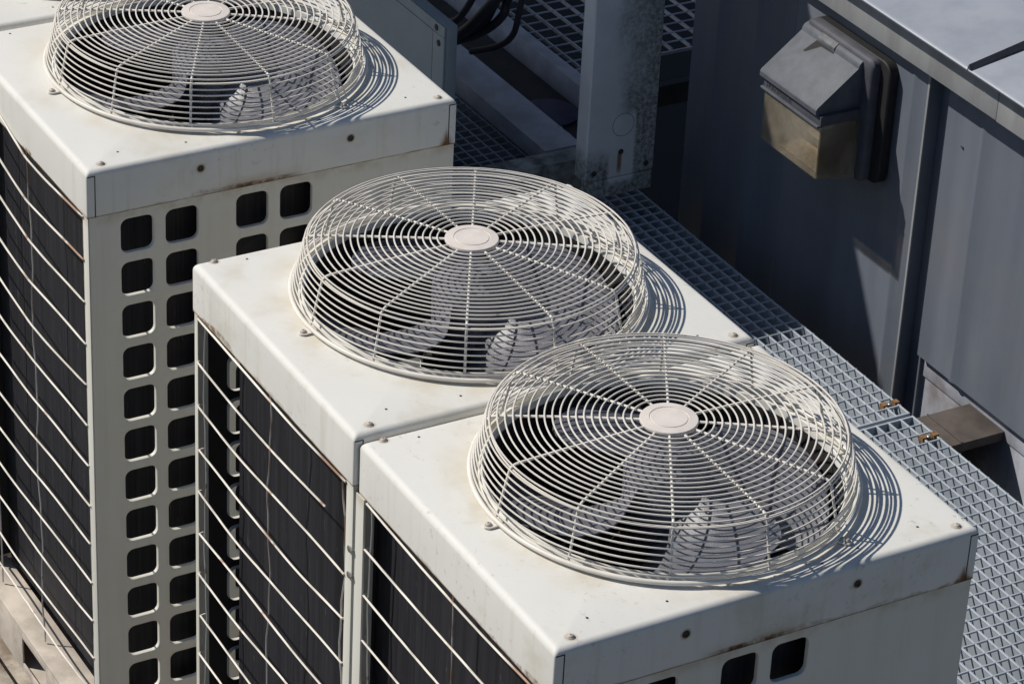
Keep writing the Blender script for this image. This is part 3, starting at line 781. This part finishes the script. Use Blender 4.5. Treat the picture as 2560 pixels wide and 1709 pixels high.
# reflectors and bulb behind the glass
for nm, pr in (('reflector', [(0.010, -0.813), (0.022, -0.836), (0.036, -0.862), (0.048, -0.880), (0.060, -0.893)]),
               ('reflector', [(0.082, -0.918), (0.066, -0.929), (0.045, -0.937), (0.025, -0.9405), (0.010, -0.941)])):
    q = MB(); rows = []
    for k in range(25):
        x = lx0 + 0.016 + (lx1 - lx0 - 0.028) * k / 24
        e = (abs(2 * k / 24 - 1)) ** 3 if k < 12 else 0.35 * (2 * k / 24 - 1) ** 3
        rows.append([(x, yf + 0.0085 + a * (1 + 0.9 * e), z - 0.012 * e) for a, z in pr])
    q.loops(rows, False); wl(q, nm, M['mirror'], 70)
q = MB(); q.box(lx0 + 0.005, lx1 - 0.005, yb - 0.004, yb - 0.0015, -0.955, -0.81); wl(q, 'back_plate', M['hole'], 0)
q = MB(); q.loops([[(x, y, z) for y, z in [(yf + 0.012, -0.944), (yf + 0.012, -0.806), (yb - 0.006, -0.806), (yb - 0.006, -0.962)]] for x in (lx1 - 0.0125, lx1 - 0.0105)], True, True, True); wl(q, 'light_baffle', M['brown'], 30)  # added inside the lens to stop sun leaking through onto the wall
q = MB(); q.tube([(-1.56 + 0.16 * i / 10, yb - 0.026, -0.870) for i in range(11)], 0.010, 12); wl(q, 'bulb', M['cap'], 60)
# raised maker's lettering on the band
cu = bpy.data.curves.new('lettering', 'FONT'); cu.body = 'HOLOPHANE'; cu.size = 0.0175; cu.extrude = 0.0008; cu.space_character = 1.12
to = bpy.data.objects.new('lettering_curve', cu); COL.objects.link(to)
bpy.context.view_layer.update()
me = bpy.data.meshes.new_from_object(to.evaluated_get(bpy.context.evaluated_depsgraph_get()))
bpy.data.objects.remove(to); bpy.data.curves.remove(cu)
me.materials.clear(); me.materials.append(M['bronze2'])
lt = bpy.data.objects.new('lettering', me); COL.objects.link(lt); lt.parent = WL
lt.matrix_local = Matrix.Translation(Vector(WI) + Vector((lx0 + 0.000, yf + 0.0026, -0.7955))) @ Matrix.Rotation(math.pi / 2, 4, 'X')

# ------------------------------------------------------------------ post with mildew and base frame of steel channels
PX = -2.08
P = empty('steel_post', (PX, 2.078, -1.30)); P['label'] = 'tall pale grey post streaked with dark mildew behind the middle fan'; P['category'] = 'post'
q = MB()    # written in the post's own frame: web in the y-z plane facing +x
q.loops([[(x, y, z) for x, y in [(-0.055, 0.0), (-0.004, 0.0), (0.0, 0.004), (0.0, 0.216), (-0.004, 0.220), (-0.055, 0.220), (-0.055, 0.214), (-0.008, 0.214), (-0.008, 0.006), (-0.055, 0.006)]] for z in (0.045, 0.3, 0.8, 1.9485)], True, True, True)
q.build('channel', M['mildew'], P, 30)
q = MB(); q.box(-0.06, 0.0015, 0.024, 0.214, -0.012, 0.042); q.build('foot_plate', M['mildew'], P, 30, bevel=0.002)
for y, z in ((0.110, 0.118), (0.194, 0.066), (0.028, 0.066)):
    s = MB(); s.loops([[(x, y + r * math.cos(2 * math.pi * i / 14), z + r * math.sin(2 * math.pi * i / 14)) for i in range(14)] for r, x in ((0.0085, 0.0002), (0.0080, 0.0016), (0.0055, 0.0022), (0.004, 0.0012))], True, False, True); s.build('bolt', M['rusty'], P)
s = MB(); s.loops([[(0.0009, 0.112 + r * math.cos(2 * math.pi * i / 40), 0.20 + r * math.sin(2 * math.pi * i / 40)) for i in range(40)] for r in (0.0345, 0.0332)]); s.build('knockout_ring', M['hole'], P, 0)

def channel_beam(name, label, x0, x1, y0, y1, zt, h, m, along='x', t=0.006, group=None, open_='+'):
    q = MB()
    q.box(x0, x1, y0, y1, zt - t, zt)
    if along == 'x':
        q.box(x0, x1, y0, y0 + t, zt - h, zt - t - 0.0001)
        q.box(x0, x1, y1 - t, y1, zt - h * 0.55, zt - t - 0.0001)
    else:
        q.box(x1 - t, x1, y0, y1, zt - h, zt - t - 0.0001)
        q.box(x0, x0 + t, y0, y1, zt - h, zt - t - 0.0001)
    return tag(q.build(name, M[m], None, 30, bevel=0.0025), label, 'steel beam', group)
channel_beam('channel_beam', 'wide flat steel channel running back from the foot of the post', -3.6, -2.335, 2.100, 2.218, -1.28, 0.055, 'galv', group='steel channels of the empty base frame')
channel_beam('channel_beam', 'narrow steel channel beside the coarse grating, behind the wide one', -4.2, -2.33, 2.405, 2.452, -1.285, 0.09, 'galv', group='steel channels of the empty base frame')
channel_beam('cross_beam', 'mildewed cross channel that meets the foot of the post', -2.332, -2.262, 1.2, 2.330, -1.283, 0.11, 'weath', 'y')
q = MB(); q.box(-3.6, -2.34, 2.222, 2.402, -1.372, -1.355); tag(q.build('floor_plate', M['dull'], None, 0), 'dark steel floor plate between the two channels', 'steel plate')
q = MB()
q.lathe(-2.66, 2.30, [(0.0, -1.354), (0.088, -1.354), (0.09, -1.345), (0.084, -1.341), (0.0, -1.340)], 32)
tag(q.build('round_pad', M['pad'], None, 40), 'dark blue round pad lying between the channels', 'pad')
q = MB(); q.tube([(-2.53, 2.262, -1.342), (-2.49, 2.268, -1.342)], 0.012, 12)
q.tube([(-2.535, 2.2613, -1.342), (-2.53, 2.262, -1.342)], 0.017, 6)
tag(q.build('loose_bolt', M['galv'], None, 30), 'short fat bolt lying beside the round pad near the post', 'bolt')

# ------------------------------------------------------------------ control cabinet behind the rear unit
CB = empty('control_cabinet', (-2.6, 1.7, -1.38)); tag(CB, 'bluish grey steel control cabinet in shade behind the rear unit', 'cabinet')
CI = (2.6, -1.7, 1.38)
q = MB(); q.box(-3.1, -2.2135, 1.705, 1.738, -1.38, -0.780); q.build('body', M['cabinet'], CB, 30, CI, 0.003)
q = MB(); q.box(-3.1, -2.279, 1.6985, 1.7045, -1.37, -0.8145); q.build('door', M['cabinet'], CB, 30, CI, 0.0015)
q = MB(); q.box(-3.1, -2.215, 1.6985, 1.7045, -0.8125, -0.781); q.box(-2.277, -2.215, 1.6985, 1.7045, -1.37, -0.8135); q.build('door_frame', M['cabinet'], CB, 30, CI, 0.0015)
for x, z in ((-2.258, -0.797), (-2.243, -0.836)):
    s = MB(); s.loops([[(x + r * math.cos(2 * math.pi * i / 14), y, z + r * math.sin(2 * math.pi * i / 14)) for i in range(14)] for r, y in ((0.0095, 1.6982), (0.009, 1.6965), (0.005, 1.6955))], True, False, True); s.build('bolt', M['rusty'], CB, 40, CI)
# drooping cables between the cabinet and the grating
def cable(pts, r, label):
    P_ = [Vector(p) for p in pts]; out = []
    for i in range(len(P_) - 1):
        p0, p1, p2, p3 = P_[max(i - 1, 0)], P_[i], P_[i + 1], P_[min(i + 2, len(P_) - 1)]
        for k in range(10):
            t = k / 10
            out.append(0.5 * ((2 * p1) + (p2 - p0) * t + (2 * p0 - 5 * p1 + 4 * p2 - p3) * t * t + (3 * p1 - p0 - 3 * p2 + p3) * t ** 3))
    out.append(P_[-1])
    q = MB(); q.tube(out, r, 12); return tag(q.build('cable', M['cable'], None, 60), label, 'cable', 'black cables beside the cabinet')
CABLES = [
    ([(-2.347, 1.95, -0.773), (-2.392, 1.95, -0.817), (-2.453, 1.95, -0.881), (-2.532, 1.95, -0.958), (-2.613, 1.95, -1.019), (-2.70, 1.95, -1.061)], 0.0155, 'thick black cable curving down beside the cabinet corner'),
    ([(-2.353, 1.99, -0.782), (-2.394, 1.99, -0.825), (-2.414, 1.99, -0.877), (-2.487, 1.99, -0.947), (-2.584, 1.99, -1.014), (-2.718, 1.99, -1.089), (-2.79, 1.99, -1.116)], 0.0125, 'lowest grey black cable sagging over the wide channel'),
    ([(-2.411, 1.90, -0.79), (-2.433, 1.90, -0.825), (-2.471, 1.90, -0.875), (-2.518, 1.90, -0.922), (-2.593, 1.90, -0.962)], 0.010, 'thin black cable nearest the cabinet top'),
    ([(-2.372, 1.96, -0.785), (-2.424, 1.97, -0.842), (-2.49, 1.98, -0.925), (-2.57, 1.98, -0.99), (-2.68, 1.98, -1.05)], 0.011, 'slim cable tucked against the underside of the thick one'),
    ([(-2.31, 1.99, -0.76), (-2.345, 2.0, -0.84), (-2.39, 2.01, -0.93), (-2.47, 2.01, -1.0), (-2.60, 2.0, -1.07)], 0.009, 'outermost slim cable hanging clear of the bundle'),
]
for c_ in CABLES: cable(*c_)

# ------------------------------------------------------------------ ledge rail and pipe under the rear unit
q = MB(); q.box(-3.2, -0.2, -0.150, -0.094, ZG - 0.20, ZG + 0.012); q.box(-3.2, -0.2, -0.094, 0.72, ZG - 0.10, ZG - 0.02)
tag(q.build('support_rail', M['dirt'], None, 30, bevel=0.003), 'dirty beige rail carrying the rear units at lower left', 'rail')
q = MB(); q.box(-0.15, 1.5, -0.08, 0.80, ZG - 0.12, ZG + 0.032)
tag(q.build('support_rail', M['dirt'], None, 30, bevel=0.003), 'beige rail under the two front units', 'rail')
q = MB(); q.tube([(-3.2, -0.215, -1.40), (0.2, -0.215, -1.40)], 0.022, 12)
tag(q.build('pipe', M['cable'], None, 40), 'dark pipe along the dirty rail in the lower left corner', 'pipe')

# ------------------------------------------------------------------ unseen duct above the frame, inferred from and outlined to its shade on the walkway
OH = 0.90
q = MB()
pl = [(-2.835, 0.10), (-2.823, 0.757), (-2.774, 0.800), (-2.742, 1.02), (-2.702, 1.35), (-2.62, 2.03), (-2.60, 2.10), (-2.076, 2.110), (-2.076, 2.285), (-2.9, 2.40), (-3.2, 4.6), (-12.0, 4.6), (-12.0, 0.10)]
q.loops([[(x, y, OH - 0.25) for x, y in pl], [(x, y, OH) for x, y in pl]], True, True, True)
tag(q.build('shade_duct', M['grey'], None, 30, bevel=0.004), 'unseen grey duct resting on the post, outlined to shade the walkway', 'duct')
